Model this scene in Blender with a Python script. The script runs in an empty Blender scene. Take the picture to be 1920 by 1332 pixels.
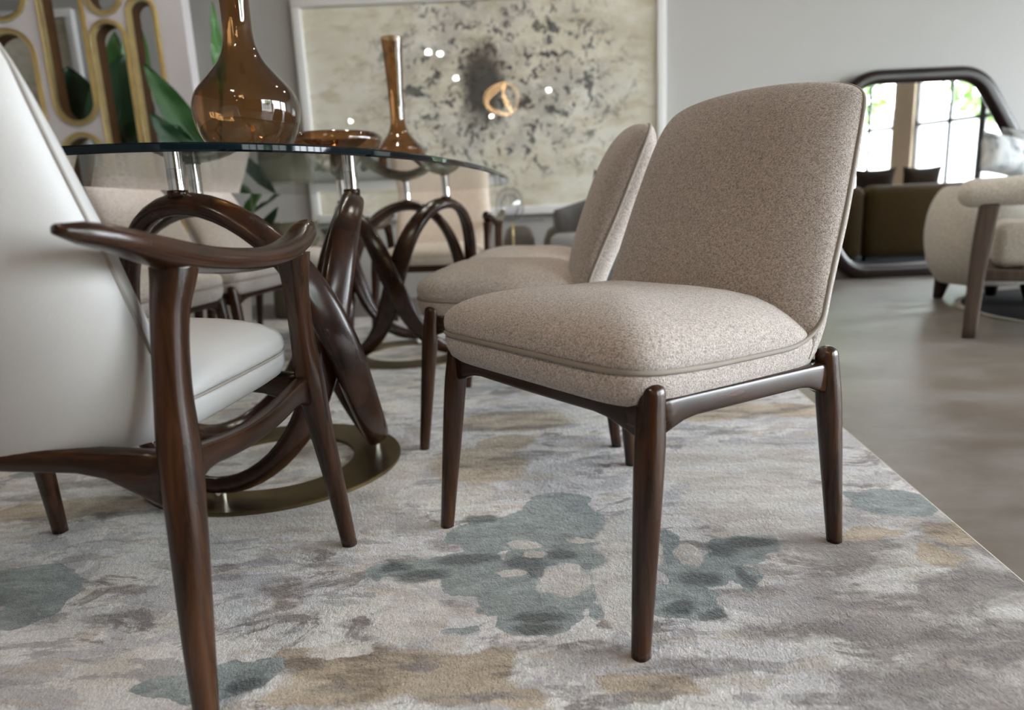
import bpy, bmesh, math, random
import numpy as np
from mathutils import Vector, Matrix

random.seed(7)
rng = np.random.default_rng(7)
SC = bpy.context.scene
COL = SC.collection
V = lambda *a: np.array(a, float)

# ------------------------------------------------------------------ camera
W, H, FPX, CAM_H = 1920, 1332, 1280.0, 0.62
VPX, VPY = 1235.0, 6700.0                     # vanishing point of the verticals
_d = V(VPX - W / 2, VPY - H / 2, FPX); _d /= np.linalg.norm(_d)
_f = V(0, 0, 1) - _d[2] * _d; _f /= np.linalg.norm(_f)
_r = np.cross(_d, _f)
R = np.array([_r, _f, -_d])


def ray(x, y):
    return R @ V(x - W / 2, y - H / 2, FPX)


def at_y(x, y, Y):
    r = ray(x, y)
    return V(0, 0, CAM_H) + r * Y / r[1]


def at_z(x, y, z=0.0):
    r = ray(x, y)
    return V(0, 0, CAM_H) + r * (z - CAM_H) / r[2]


cam_data = bpy.data.cameras.new('camera')
cam = bpy.data.objects.new('camera', cam_data)
COL.objects.link(cam)
cx_, cy_, cz_ = R @ V(1, 0, 0), R @ V(0, -1, 0), R @ V(0, 0, -1)
cam.matrix_world = Matrix(((cx_[0], cy_[0], cz_[0], 0), (cx_[1], cy_[1], cz_[1], 0), (cx_[2], cy_[2], cz_[2], CAM_H), (0, 0, 0, 1)))
cam_data.sensor_width = 36
cam_data.sensor_fit = 'HORIZONTAL'
cam_data.lens = 36 * FPX / W
cam_data.clip_start = 0.02
cam_data.dof.use_dof = True
cam_data.dof.focus_distance = 1.12
cam_data.dof.aperture_fstop = 2.8
SC.camera = cam

# ------------------------------------------------------------------ colour management, world
SC.view_settings.view_transform = 'Standard'
SC.view_settings.look = 'None'
SC.view_settings.gamma = 1
SC.view_settings.use_curve_mapping = False
SC.view_settings.exposure = 0.75
SC.cycles.max_bounces = 8
SC.cycles.diffuse_bounces = 4
SC.cycles.glossy_bounces = 4
SC.cycles.transparent_max_bounces = 14
SC.cycles.caustics_reflective = False
SC.cycles.caustics_refractive = False
SC.cycles.sample_clamp_indirect = 6

world = bpy.data.worlds.new('overcast_sky')
SC.world = world
world.use_nodes = True
wn = world.node_tree
wn.nodes.clear()
wo = wn.nodes.new('ShaderNodeOutputWorld'); wb = wn.nodes.new('ShaderNodeBackground')
wb.inputs['Color'].default_value = (0.88, 0.94, 1.0, 1)
wb.inputs['Strength'].default_value = 20.0
wn.links.new(wb.outputs[0], wo.inputs['Surface'])

# window wall frame (slanted glazed wall on the right)
WP = V(6.09, -0.20, 0); WD = V(0.481, 0.877, 0); WD /= np.linalg.norm(WD); WNORM = V(-WD[1], WD[0], 0)   # WNORM points inside
YB = 5.2          # back wall
YF = -8.6         # wall behind the camera
XL = -5.0
CEIL = 3.0
s_end = (YB - WP[1]) / WD[1]
s_start = (YF - WP[1]) / WD[1]
WINDOWS = [(-3.0, -0.376), (-0.058, 2.6), (3.0, 5.6)]
WZ0, WZ1 = 0.05, 2.90
FRONT_WINDOWS = []


def portal(loc, inward, sx, sy):
    l = bpy.data.lights.new('daylight_portal', 'AREA')
    l.shape = 'RECTANGLE'; l.size = sx; l.size_y = sy
    l.cycles.is_portal = True
    o = bpy.data.objects.new('daylight_portal', l); COL.objects.link(o)
    o.location = loc
    o.rotation_euler = Vector(inward).to_track_quat('-Z', 'Z').to_euler()
    return o


for a, b in WINDOWS:
    c = WP + WD * (a + b) / 2 - WNORM * 0.12
    portal((c[0], c[1], (WZ0 + WZ1) / 2), tuple(WNORM), b - a, WZ1 - WZ0)
for a, b in FRONT_WINDOWS:
    portal(((a + b) / 2, YF - 0.12, (WZ0 + WZ1) / 2), (0, 1, 0), b - a, WZ1 - WZ0)

# ------------------------------------------------------------------ materials
MATS = {}


class NT:
    def __init__(self, name):
        self.m = bpy.data.materials.new(name); self.m.use_nodes = True
        self.t = self.m.node_tree; self.t.nodes.clear()
        self.out = self.n('ShaderNodeOutputMaterial')
        MATS[name] = self.m

    def n(self, typ, **kw):
        nd = self.t.nodes.new(typ)
        for k, v in kw.items():
            if k.startswith('_'):
                setattr(nd, k[1:], v)
            else:
                self.set(nd.inputs[k.replace('__', ' ')], v)
        return nd

    def set(self, sock, v):
        if isinstance(v, bpy.types.NodeSocket):
            self.t.links.new(v, sock)
        elif isinstance(v, (tuple, list)) and len(v) == 3 and sock.type == 'RGBA':
            sock.default_value = (*v, 1)
        else:
            sock.default_value = v

    def coord(self, kind='Object'):
        return self.n('ShaderNodeTexCoord').outputs[kind]

    def mapping(self, vec, scale=(1, 1, 1), rot=(0, 0, 0), loc=(0, 0, 0)):
        m = self.n('ShaderNodeMapping', Vector=vec); m.inputs['Scale'].default_value = scale
        m.inputs['Rotation'].default_value = rot; m.inputs['Location'].default_value = loc
        return m.outputs[0]

    def noise(self, vec, scale, detail=4, rough=0.55, dist=0.0):
        nd = self.n('ShaderNodeTexNoise', Vector=vec, Scale=scale, Detail=detail, Roughness=rough, Distortion=dist)
        return nd.outputs['Fac']

    def ramp(self, fac, stops, interp='LINEAR'):
        r = self.n('ShaderNodeValToRGB', Fac=fac); cr = r.color_ramp; cr.interpolation = interp
        while len(cr.elements) < len(stops):
            cr.elements.new(0.5)
        for e, (p, c) in zip(cr.elements, stops):
            e.position = p
            e.color = (c, c, c, 1) if not isinstance(c, tuple) else (*c, 1)
        return r.outputs['Color']

    def math(self, op, a, b=None, c=None, clamp=False):
        nd = self.n('ShaderNodeMath', _operation=op, _use_clamp=clamp)
        self.set(nd.inputs[0], a)
        if b is not None: self.set(nd.inputs[1], b)
        if c is not None: self.set(nd.inputs[2], c)
        return nd.outputs[0]

    def vmath(self, op, a, b=None):
        nd = self.n('ShaderNodeVectorMath', _operation=op)
        self.set(nd.inputs[0], a)
        if b is not None: self.set(nd.inputs[1], b)
        return nd.outputs['Value'] if op in ('LENGTH', 'DISTANCE', 'DOT_PRODUCT') else nd.outputs[0]

    def mix(self, fac, a, b, blend='MIX'):
        nd = self.n('ShaderNodeMix', _data_type='RGBA', _blend_type=blend)
        self.set(nd.inputs[0], fac); self.set(nd.inputs[6], a); self.set(nd.inputs[7], b)
        return nd.outputs[2]

    def bump(self, height, strength=0.3, dist=0.01):
        return self.n('ShaderNodeBump', Height=height, Strength=strength, Distance=dist).outputs[0]

    def bsdf(self, **kw):
        b = self.n('ShaderNodeBsdfPrincipled')
        for k, v in kw.items():
            self.set(b.inputs[k.replace('__', ' ')], v)
        self.t.links.new(b.outputs[0], self.out.inputs['Surface'])
        return b

    def surf(self, sock):
        self.t.links.new(sock, self.out.inputs['Surface'])


def plain(name, color, rough=0.5, metal=0.0, var=0.08, scale=6.0, bump=0.0, bscale=60, **kw):
    t = NT(name)
    co = t.coord()
    n = t.noise(co, scale, 3)
    lo = tuple(max(0, c * (1 - var)) for c in color); hi = tuple(min(1, c * (1 + var)) for c in color)
    col = t.ramp(n, [(0.3, lo), (0.7, hi)])
    args = dict(Base__Color=col, Roughness=rough, Metallic=metal)
    if bump:
        args['Normal'] = t.bump(t.noise(co, bscale, 2), bump, 0.004)
    args.update(kw)
    t.bsdf(**args)
    return t.m


# wood: dark lacquered walnut; grain runs along local z
def wood(name, dark, light, rough=0.3, coat=0.5, gs=(30, 30, 2.2)):
    t = NT(name)
    co = t.mapping(t.coord(), scale=gs)
    n = t.noise(co, 1.6, 5, 0.6, 0.6)
    col = t.ramp(n, [(0.3, dark), (0.55, tuple((a + b) / 2 for a, b in zip(dark, light))), (0.75, light)])
    t.bsdf(Base__Color=col, Roughness=rough, Specular__IOR__Level=0.4, Coat__Weight=coat, Coat__Roughness=0.12, Normal=t.bump(n, 0.03, 0.002))
    return t.m


wood('walnut', (0.011, 0.0046, 0.0024), (0.075, 0.030, 0.0125), 0.24, 0.05)
wood('walnut_rail', (0.011, 0.0046, 0.0024), (0.055, 0.022, 0.0095), 0.24, 0.05, (4, 4, 34))
wood('walnut_loop', (0.012, 0.0048, 0.0030), (0.058, 0.022, 0.0115), 0.22, 0.06, (7, 7, 5))
wood('mahogany', (0.008, 0.0035, 0.003), (0.022, 0.008, 0.0065), 0.3, 0.05)
wood('taupe_wood', (0.07, 0.05, 0.038), (0.13, 0.095, 0.075), 0.5, 0.0)


def fabric(name, base, speck, scale=330, warm=None):
    t = NT(name)
    co = t.coord()
    # woven texture: yarn cells with light and dark flecks
    v = t.n('ShaderNodeTexVoronoi', Vector=t.mapping(co, scale=(1, 1, 1)), Scale=scale)
    n1 = t.noise(co, scale * 0.55, 2, 0.6)
    n2 = t.noise(co, 9, 3)
    bright = t.math('MULTIPLY_ADD', v.outputs['Color'], 0.5, t.math('MULTIPLY', n1, 0.5))
    c = t.ramp(bright, [(0.22, speck), (0.5, base), (0.75, tuple(min(1, x * 1.5) for x in base))])
    c = t.mix(t.math('MULTIPLY', n2, 0.22), c, tuple(x * 0.8 for x in base))
    hgt = t.math('SUBTRACT', 1.0, v.outputs['Distance'])
    t.bsdf(Base__Color=c, Roughness=0.95, Specular__IOR__Level=0.15, Sheen__Weight=0.25, Sheen__Roughness=0.5,
           Normal=t.bump(hgt, 0.5, 0.0022))
    return t.m


fabric('boucle', (0.50, 0.445, 0.41), (0.20, 0.165, 0.148), 560)
fabric('cream_fabric', (0.62, 0.53, 0.45), (0.46, 0.39, 0.33), 500)
fabric('white_boucle', (0.66, 0.62, 0.55), (0.52, 0.48, 0.42), 300)
fabric('grey_fabric', (0.15, 0.15, 0.155), (0.09, 0.09, 0.095), 300)
fabric('pale_blue_fabric', (0.42, 0.45, 0.49), (0.34, 0.37, 0.41), 300)
fabric('brown_velvet', (0.085, 0.052, 0.018), (0.058, 0.035, 0.012), 300)
fabric('dark_brown_velvet', (0.034, 0.020, 0.011), (0.022, 0.013, 0.008), 300)
fabric('pouf_fabric', (0.20, 0.18, 0.155), (0.14, 0.125, 0.11), 200)
plain('navy_fabric', (0.016, 0.022, 0.045), 0.85)
plain('leather', (0.50, 0.49, 0.48), 0.45, var=0.03, bump=0.05, bscale=400)
plain('leather_seam', (0.30, 0.27, 0.245), 0.6)
plain('piping_fabric', (0.29, 0.255, 0.22), 0.75, var=0.05)
plain('cream_piping', (0.5, 0.42, 0.35), 0.75, var=0.05)
plain('chrome', (0.86, 0.86, 0.87), 0.06, 1.0, var=0.01)
plain('bronze_disc', (0.16, 0.118, 0.060), 0.42, 1.0, var=0.14, scale=18)
plain('brass', (0.95, 0.78, 0.42), 0.34, 1.0, var=0.12, scale=10)
plain('bronze_lining', (0.16, 0.075, 0.028), 0.45, 0.6, var=0.15, scale=10)
plain('white_lacquer', (0.66, 0.63, 0.66), 0.45, var=0.02)
plain('white_frame', (0.80, 0.80, 0.80), 0.45, var=0.02)
plain('black_metal', (0.012, 0.012, 0.012), 0.5, 0.0)
plain('wall_paint', (0.47, 0.46, 0.45), 0.85, var=0.015, scale=1.2)
plain('taupe_paint', (0.30, 0.275, 0.25), 0.85, var=0.02, scale=1.2)
plain('ceiling_paint', (0.30, 0.29, 0.28), 0.9, var=0.02, scale=1.0)
plain('pier_paint', (0.40, 0.32, 0.23), 0.9, var=0.04)
plain('pot_ceramic', (0.55, 0.52, 0.48), 0.6)
plain('soil', (0.03, 0.02, 0.014), 1.0, bump=0.8, bscale=80)
plain('bark', (0.20, 0.15, 0.11), 0.9, bump=0.6, bscale=30)
plain('pavement', (0.30, 0.29, 0.28), 0.9, var=0.1)
plain('render_wall', (0.36, 0.355, 0.35), 0.9, var=0.03)
plain('sign_board', (0.05, 0.05, 0.07), 0.5)
plain('steel_mirror', (0.9, 0.9, 0.9), 0.015, 1.0, var=0.0)
plain('glass_edge', (0.003, 0.008, 0.011), 0.05, 0.0, var=0.1, Specular__IOR__Level=0.28)
plain('dark_rug', (0.016, 0.017, 0.022), 0.95, bump=0.5, bscale=200)
plain('rug_binding', (0.44, 0.39, 0.33), 0.9, bump=0.4, bscale=300)
plain('dark_rug_border', (0.34, 0.31, 0.24), 0.9)
plain('olive_lacquer', (0.15, 0.14, 0.10), 0.22, var=0.1)
plain('black_rubber', (0.01, 0.01, 0.01), 0.8)


def leafmat(name, c1, c2):
    t = NT(name)
    co = t.coord('UV')
    w = t.n('ShaderNodeTexWave', Vector=t.mapping(co, scale=(1.0, 9, 1), rot=(0, 0, 0.5)), Scale=3.0, Distortion=1.0)
    c = t.ramp(w.outputs['Fac'], [(0.2, c1), (0.9, c2)])
    t.bsdf(Base__Color=c, Roughness=0.38, Normal=t.bump(w.outputs['Fac'], 0.12, 0.004), Transmission__Weight=0.0)
    return t.m


leafmat('leaf_dark', (0.008, 0.035, 0.012), (0.014, 0.055, 0.020))
leafmat('leaf_bright', (0.028, 0.12, 0.014), (0.045, 0.16, 0.022))
leafmat('leaf_mid', (0.014, 0.065, 0.016), (0.024, 0.09, 0.024))
leafmat('tree_leaf', (0.12, 0.26, 0.04), (0.20, 0.36, 0.07))


def thin_glass(name, tint, tint_edge, strength=1.0):
    """thin-walled glass: Fresnel reflection over a tinted clear pane"""
    t = NT(name)
    lw = t.n('ShaderNodeLayerWeight', Blend=0.5)
    fac = t.math('POWER', lw.outputs['Facing'], 5.0)
    fr = t.math('MULTIPLY_ADD', fac, 0.95 * strength, 0.045 * strength, clamp=True)
    col = t.mix(t.math('POWER', lw.outputs['Facing'], 2.5), tint, tint_edge)
    tr = t.n('ShaderNodeBsdfTransparent', Color=col)
    gl = t.n('ShaderNodeBsdfGlossy', Color=(1, 1, 1), Roughness=0.02)
    mx = t.n('ShaderNodeMixShader'); t.set(mx.inputs[0], fr)
    t.t.links.new(tr.outputs[0], mx.inputs[1]); t.t.links.new(gl.outputs[0], mx.inputs[2])
    t.surf(mx.outputs[0])
    return t.m


thin_glass('table_glass', (0.95, 0.985, 0.97), (0.80, 0.90, 0.86))
thin_glass('window_glass', (0.97, 0.985, 0.98), (0.90, 0.95, 0.93))
thin_glass('amber_glass', (0.58, 0.40, 0.235), (0.13, 0.05, 0.02), 1.5)
thin_glass('clear_glass', (0.93, 0.93, 0.94), (0.40, 0.38, 0.40), 1.5)


def emitter(name, col, strength):
    t = NT(name)
    e = t.n('ShaderNodeEmission', Color=col, Strength=strength)
    t.surf(e.outputs[0])
    return t.m


emitter('spot_glow', (1.0, 0.92, 0.82), 160.0)
emitter('chandelier_glow', (1.0, 0.60, 0.26), 22.0)


def concrete():
    t = NT('concrete')
    co = t.coord()
    n1 = t.noise(co, 0.9, 6, 0.6, 0.4); n2 = t.noise(t.mapping(co, scale=(0.6, 1.2, 1)), 4.5, 5, 0.62, 0.3); n3 = t.noise(t.mapping(co, scale=(1, 1.6, 1)), 14, 4, 0.65)
    a = t.ramp(n1, [(0.32, (0.120, 0.094, 0.072)), (0.5, (0.160, 0.130, 0.104)), (0.68, (0.20, 0.178, 0.158))])
    b = t.mix(t.ramp(n2, [(0.42, 0.0), (0.66, 0.65)]), a, (0.25, 0.237, 0.23))
    c = t.mix(t.ramp(n3, [(0.45, 0.0), (0.85, 0.35)]), b, (0.14, 0.115, 0.095))
    r = t.ramp(n2, [(0.3, 0.36), (0.7, 0.52)])
    t.bsdf(Base__Color=c, Roughness=r, Specular__IOR__Level=0.28)


concrete()

# rug: hand-painted abstract pattern. Blotches are listed in rug-plane metres (x, y, rx, ry, angle kept 0)
RUG_Z = 0.012


def blot(x, y, rx, ry):
    c = at_z(x, y, RUG_Z)
    return (c[0], c[1], np.linalg.norm(at_z(x + rx, y, RUG_Z) - at_z(x - rx, y, RUG_Z)) / 2,
            np.linalg.norm(at_z(x, y + ry, RUG_Z) - at_z(x, y - ry, RUG_Z)) / 2)


TEAL = [blot(*b) for b in [(1050, 945, 58, 26), (1060, 985, 95, 38), (930, 1000, 90, 32), (985, 985, 70, 30), (1115, 1020, 48, 40), (1040, 1030, 80, 26),
                           (905, 1035, 30, 18), (985, 1050, 42, 22),
                           (860, 1062, 78, 26), (760, 1068, 80, 17), (925, 1092, 95, 26), (1000, 1125, 110, 30), (1105, 1090, 30, 70), (1010, 1165, 80, 26),
                           (1270, 1060, 35, 70), (1320, 1075, 55, 24), (1300, 1130, 55, 36), (1375, 1045, 70, 12), (1400, 1020, 70, 18), (1390, 1080, 22, 28), (1250, 1130, 40, 30),
                           (1660, 932, 78, 13), (1680, 948, 84, 17), (55, 1085, 80, 22), (70, 1130, 60, 38), (10, 1105, 50, 30), (330, 1290, 85, 18), (440, 1270, 55, 30), (490, 1250, 30, 16),
                           (60, 888, 30, 5), (860, 1175, 22, 7)]]
TEAL_DARK = [blot(*b) for b in [(790, 1080, 60, 12), (740, 1065, 30, 8), (880, 1050, 75, 11), (985, 1052, 40, 16), (1005, 1070, 22, 12), (1055, 1040, 34, 10), (1010, 1158, 60, 9), (1000, 1180, 55, 9), (900, 975, 40, 6),
                                (1350, 1030, 35, 12), (1405, 1018, 60, 10), (1310, 1085, 50, 14), (1395, 1080, 14, 20), (1280, 1140, 30, 10), (1340, 1155, 25, 12), (460, 1285, 35, 12)]]
TAN = [blot(*b) for b in [(560, 1235, 60, 24), (900, 1240, 80, 30), (560, 1310, 90, 26), (980, 1310, 60, 20), (700, 1260, 190, 60), (860, 1290, 120, 40), (1810, 1000, 70, 26), (1760, 1040, 40, 20), (900, 870, 100, 36), (960, 790, 120, 22), (1330, 770, 150, 20), (180, 950, 120, 18), (950, 830, 60, 16),
                          (1620, 1000, 90, 10), (1220, 1290, 110, 26), (60, 960, 80, 14), (1500, 770, 80, 14)]]
BROWN = [blot(*b) for b in [(530, 1100, 55, 22), (500, 1160, 60, 20), (540, 1130, 36, 26), (770, 1050, 70, 12), (850, 1020, 60, 14), (1100, 1215, 110, 16), (980, 1210, 60, 14), (1500, 1180, 150, 22), (1660, 1130, 120, 18), (1420, 1110, 90, 14), (1820, 1085, 120, 16), (1700, 1270, 160, 22), (1300, 1250, 130, 20), (1480, 965, 90, 9), (1340, 990, 60, 8),
                            (1300, 858, 100, 8), (1500, 885, 80, 9), (1450, 846, 70, 6), (1350, 812, 70, 5), (160, 908, 120, 8), (60, 935, 70, 6), (240, 1105, 60, 9), (200, 1160, 40, 12), (420, 1085, 50, 8), (690, 1170, 70, 10), (640, 1130, 50, 8), (1900, 1180, 90, 20), (1830, 1230, 100, 16), (1180, 1310, 120, 14), (1560, 1310, 120, 14), (880, 1310, 130, 12), (640, 1290, 70, 10), (780, 1250, 60, 10), (600, 1060, 60, 8), (960, 775, 70, 5), (880, 805, 60, 6), (1000, 850, 60, 6)]]
CREAM = [blot(*b) for b in [(1060, 1088, 50, 30), (985, 1022, 30, 8), (1000, 1040, 25, 6), (1160, 1110, 46, 70), (1180, 1020, 60, 60), (1290, 1040, 26, 22), (960, 1075, 24, 7), (840, 1205, 30, 18), (640, 1220, 60, 12), (770, 1160, 80, 40), (1090, 1015, 30, 4), (1420, 940, 160, 60), (1380, 870, 200, 40), (560, 960, 200, 40), (850, 930, 90, 22), (700, 900, 90, 24)]]


def rug_material():
    t = NT('rug_pile')
    co = t.coord()                       # rug object sits at the world origin unrotated: metres
    flat = t.vmath('MULTIPLY', co, (1, 1, 0))

    def warp(scale, detail, ax, ay, off):
        wob = t.n('ShaderNodeTexNoise', Vector=t.mapping(flat, loc=off), Scale=scale, Detail=detail, Roughness=0.5)
        wv = t.vmath('MULTIPLY', t.vmath('SUBTRACT', wob.outputs['Color'], (0.5, 0.5, 0.5)), (ax, ay, 0.0))
        return t.vmath('ADD', flat, wv)

    p_big = warp(13.0, 6, 0.095, 0.070, (0, 0, 0))
    p_small = warp(26.0, 4, 0.050, 0.036, (5, 3, 0))

    def field(lst, p, grow=0.0):
        cur = None
        for (x, y, rx, ry) in lst:
            q = t.vmath('MULTIPLY', t.vmath('SUBTRACT', p, (x, y, 0)), (1 / (rx + grow), 1 / (ry + grow), 0))
            l = t.vmath('LENGTH', q)
            cur = l if cur is None else t.math('SMOOTH_MIN', cur, l, 0.22)
        return cur

    st = t.mapping(flat, scale=(1.0, 1.5, 1), rot=(0, 0, 0.06))
    n1 = t.noise(st, 2.6, 6, 0.62, 0.5)
    n2 = t.noise(t.mapping(st, loc=(3.1, 1.7, 0)), 6.0, 6, 0.66, 0.6)
    n3 = t.noise(t.mapping(st, loc=(8.3, 5.7, 0)), 5.0, 7, 0.70, 0.8)
    n4 = t.noise(t.mapping(flat, scale=(0.8, 1.6, 1)), 26, 5, 0.7)
    n5 = t.noise(t.mapping(flat, scale=(0.65, 1.7, 1), loc=(1.3, 9.1, 0)), 10.0, 5, 0.62, 0.4)     # short brushed streaks
    n6 = t.noise(t.mapping(flat, scale=(0.7, 1.6, 1), loc=(6.3, 2.1, 0)), 13.0, 4, 0.6, 0.3)
    base = t.ramp(n1, [(0.30, (0.66, 0.645, 0.67)), (0.45, (0.80, 0.785, 0.80)), (0.56, (0.84, 0.82, 0.80)), (0.70, (0.72, 0.665, 0.60))])
    base = t.mix(t.ramp(n2, [(0.515, 0.0), (0.545, 0.75)]), base, (0.52, 0.505, 0.53))         # lilac-grey washes
    base = t.mix(t.ramp(n6, [(0.555, 0.0), (0.59, 0.6)]), base, (0.58, 0.50, 0.42))           # beige streaks
    base = t.mix(t.ramp(n5, [(0.565, 0.0), (0.60, 0.7)]), base, (0.33, 0.31, 0.325))          # grey streaks
    base = t.mix(t.ramp(n3, [(0.575, 0.0), (0.61, 0.8)]), base, (0.20, 0.165, 0.155))         # brown-grey smudges
    # the near right field of the rug is woven greyer
    sep = t.n('ShaderNodeSeparateXYZ', Vector=flat)
    side = t.math('MULTIPLY', t.ramp(t.math('MULTIPLY_ADD', sep.outputs[0], 1.0, 0.2), [(0.50, 0.0), (0.72, 1.0)]),
                  t.ramp(t.math('MULTIPLY', sep.outputs[1], 0.5), [(0.56, 1.0), (0.66, 0.0)]))
    base = t.mix(t.math('MULTIPLY', side, t.ramp(n2, [(0.36, 0.1), (0.54, 0.85)])), base, t.ramp(n5, [(0.4, (0.36, 0.325, 0.30)), (0.6, (0.20, 0.175, 0.165))]))
    brownf = t.math('MULTIPLY', t.ramp(field(BROWN, p_small), [(0.6, 0.85), (1.15, 0.0)]), t.ramp(n4, [(0.40, 0.25), (0.54, 1.0)]))
    brownc = t.ramp(n2, [(0.4, (0.19, 0.155, 0.14)), (0.6, (0.26, 0.235, 0.24))])
    tanf = t.ramp(field(TAN, p_big), [(0.80, 0.8), (1.08, 0.0)])
    tanc = t.ramp(n5, [(0.40, (0.60, 0.49, 0.35)), (0.53, (0.42, 0.315, 0.195)), (0.64, (0.17, 0.115, 0.06))])
    base = t.mix(tanf, base, tanc)
    base = t.mix(brownf, base, brownc)
    tealf = t.ramp(field(TEAL, p_big, 0.002), [(0.97, 0.93), (1.03, 0.0)])
    tealc = t.ramp(n4, [(0.32, (0.18, 0.225, 0.235)), (0.50, (0.27, 0.325, 0.33)), (0.68, (0.36, 0.415, 0.415))])
    base = t.mix(tealf, base, tealc)
    darkf = t.ramp(field(TEAL_DARK, p_small, 0.006), [(0.55, 0.85), (1.08, 0.0)])
    base = t.mix(darkf, base, (0.055, 0.072, 0.078))
    creamf = t.ramp(field(CREAM, p_small, 0.004), [(0.82, 0.9), (0.98, 0.0)])
    base = t.mix(creamf, base, t.ramp(n5, [(0.38, (0.60, 0.54, 0.49)), (0.55, (0.78, 0.745, 0.71)), (0.7, (0.84, 0.82, 0.81))]))
    base = t.mix(0.8, base, t.ramp(n4, [(0.3, 0.80), (0.7, 1.14)]), 'MULTIPLY')
    pile = t.noise(t.mapping(co, scale=(1, 0.6, 1), rot=(0, 0, 0.5)), 380, 3, 0.75)
    tuft = t.noise(t.mapping(co, scale=(1, 0.7, 1)), 110, 3, 0.6)
    base = t.mix(0.7, base, t.ramp(pile, [(0.32, 0.62), (0.68, 1.28)]), 'MULTIPLY')
    hgt = t.math('ADD', pile, t.math('MULTIPLY', tuft, 1.3))
    t.bsdf(Base__Color=base, Roughness=0.8, Specular__IOR__Level=0.25, Sheen__Weight=0.35, Sheen__Roughness=0.4,
           Normal=t.bump(hgt, 0.85, 0.008))


rug_material()


def painting(name, dark=True):
    t = NT(name)
    co = t.coord()          # local: x across (m), z up (m)
    sx = t.mapping(co, scale=(1.0, 1.0, 1.5))
    n1 = t.noise(sx, 2.2, 5, 0.6, 0.5); n2 = t.noise(t.mapping(co, scale=(1, 1, 2.6)), 5.0, 6, 0.6, 0.3); n3 = t.noise(co, 11, 6, 0.72, 0.6); n4 = t.noise(co, 3.4, 4, 0.6)
    n5 = t.noise(t.mapping(co, loc=(4, 2, 7)), 19, 5, 0.7, 0.4)
    base = t.ramp(n1, [(0.3, (0.58, 0.54, 0.43)), (0.5, (0.72, 0.69, 0.59)), (0.7, (0.80, 0.79, 0.73))])
    base = t.mix(t.ramp(n2, [(0.52, 0.0), (0.64, 0.5)]), base, (0.50, 0.43, 0.30))
    base = t.mix(t.ramp(n2, [(0.30, 0.7), (0.42, 0.0)]), base, (0.74, 0.73, 0.68))
    if dark:
        # ring of ink splatter around a dark heart
        def rad(cx, cz, rx, rz):
            return t.vmath('LENGTH', t.vmath('MULTIPLY', t.vmath('SUBTRACT', co, (cx, 0, cz)), (1 / rx, 0, 1 / rz)))
        r = t.math('ADD', rad(0.12, 0.16, 0.78, 0.56), t.math('MULTIPLY', t.math('SUBTRACT', n4, 0.5), 1.2))
        zone = t.ramp(t.math('MULTIPLY', r, 0.6), [(0.0, 1.0), (0.3, 0.85), (0.55, 0.8), (0.85, 0.0)])
        ink = t.math('MULTIPLY', zone, t.ramp(n3, [(0.545, 0.0), (0.585, 1.0)]))
        grey = t.math('MULTIPLY', zone, t.ramp(n4, [(0.46, 0.0), (0.58, 0.6)]))
        base = t.mix(grey, base, (0.33, 0.31, 0.29))
        base = t.mix(t.math('MULTIPLY', ink, 0.95), base, (0.028, 0.028, 0.040))
        base = t.mix(t.math('MULTIPLY', zone, t.ramp(n5, [(0.585, 0.0), (0.62, 0.95)])), base, (0.03, 0.03, 0.045))
        heart = t.ramp(t.math('ADD', rad(0.0, 0.16, 0.19, 0.34), t.math('MULTIPLY', t.math('SUBTRACT', n3, 0.5), 2.6)), [(0.6, 0.93), (1.2, 0.0)])
        base = t.mix(heart, base, (0.055, 0.05, 0.048))
    else:
        base = t.mix(t.ramp(n4, [(0.5, 0.0), (0.62, 0.6)]), base, (0.40, 0.36, 0.25))
    t.bsdf(Base__Color=base, Roughness=0.6, Specular__IOR__Level=0.0, Coat__Weight=1.0, Coat__Roughness=0.015, Coat__IOR=1.5)


painting('ink_painting', True)
painting('pale_painting', False)


def pillow_mat():
    t = NT('marbled_pillow')
    co = t.coord()
    n = t.noise(co, 7, 5, 0.65, 1.2)
    c = t.ramp(n, [(0.38, (0.16, 0.18, 0.20)), (0.48, (0.50, 0.52, 0.54)), (0.62, (0.70, 0.70, 0.69))])
    t.bsdf(Base__Color=c, Roughness=0.8)


pillow_mat()


def speckle_mat():
    t = NT('speckled_stone')
    co = t.coord()
    n = t.noise(co, 22, 5, 0.7, 0.5)
    c = t.ramp(n, [(0.40, (0.05, 0.05, 0.045)), (0.5, (0.30, 0.29, 0.25)), (0.62, (0.55, 0.54, 0.49))])
    t.bsdf(Base__Color=c, Roughness=0.3)


speckle_mat()

# ------------------------------------------------------------------ mesh helpers


def link(name, me, parent=None, mats=(), smooth=True):
    o = bpy.data.objects.new(name, me)
    COL.objects.link(o)
    for m in ([mats] if isinstance(mats, str) else mats):
        me.materials.append(MATS[m])
    if smooth:
        me.polygons.foreach_set('use_smooth', [True] * len(me.polygons))
    if parent is not None:
        o.parent = parent
    return o


def mesh(name, verts, faces, mat, parent=None, smooth=True, sharp=None):
    me = bpy.data.meshes.new(name)
    me.from_pydata([tuple(map(float, v)) for v in verts], [], [tuple(map(int, f)) for f in faces])
    me.validate()
    bm = bmesh.new(); bm.from_mesh(me)
    bmesh.ops.recalc_face_normals(bm, faces=bm.faces)
    bm.to_mesh(me); bm.free()
    o = link(name, me, parent, mat, smooth)
    if smooth and sharp:
        me.set_sharp_from_angle(angle=math.radians(sharp))
    return o


def empty(name, loc=(0, 0, 0), rz=0.0):
    o = bpy.data.objects.new(name, None)
    COL.objects.link(o)
    o.location = tuple(loc); o.rotation_euler = (0, 0, rz)
    o.empty_display_size = 0.1
    return o


def tag(o, label, cat, group=None, kind=None):
    o['label'] = label
    o['category'] = cat
    if group: o['group'] = group
    if kind: o['kind'] = kind
    return o


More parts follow.
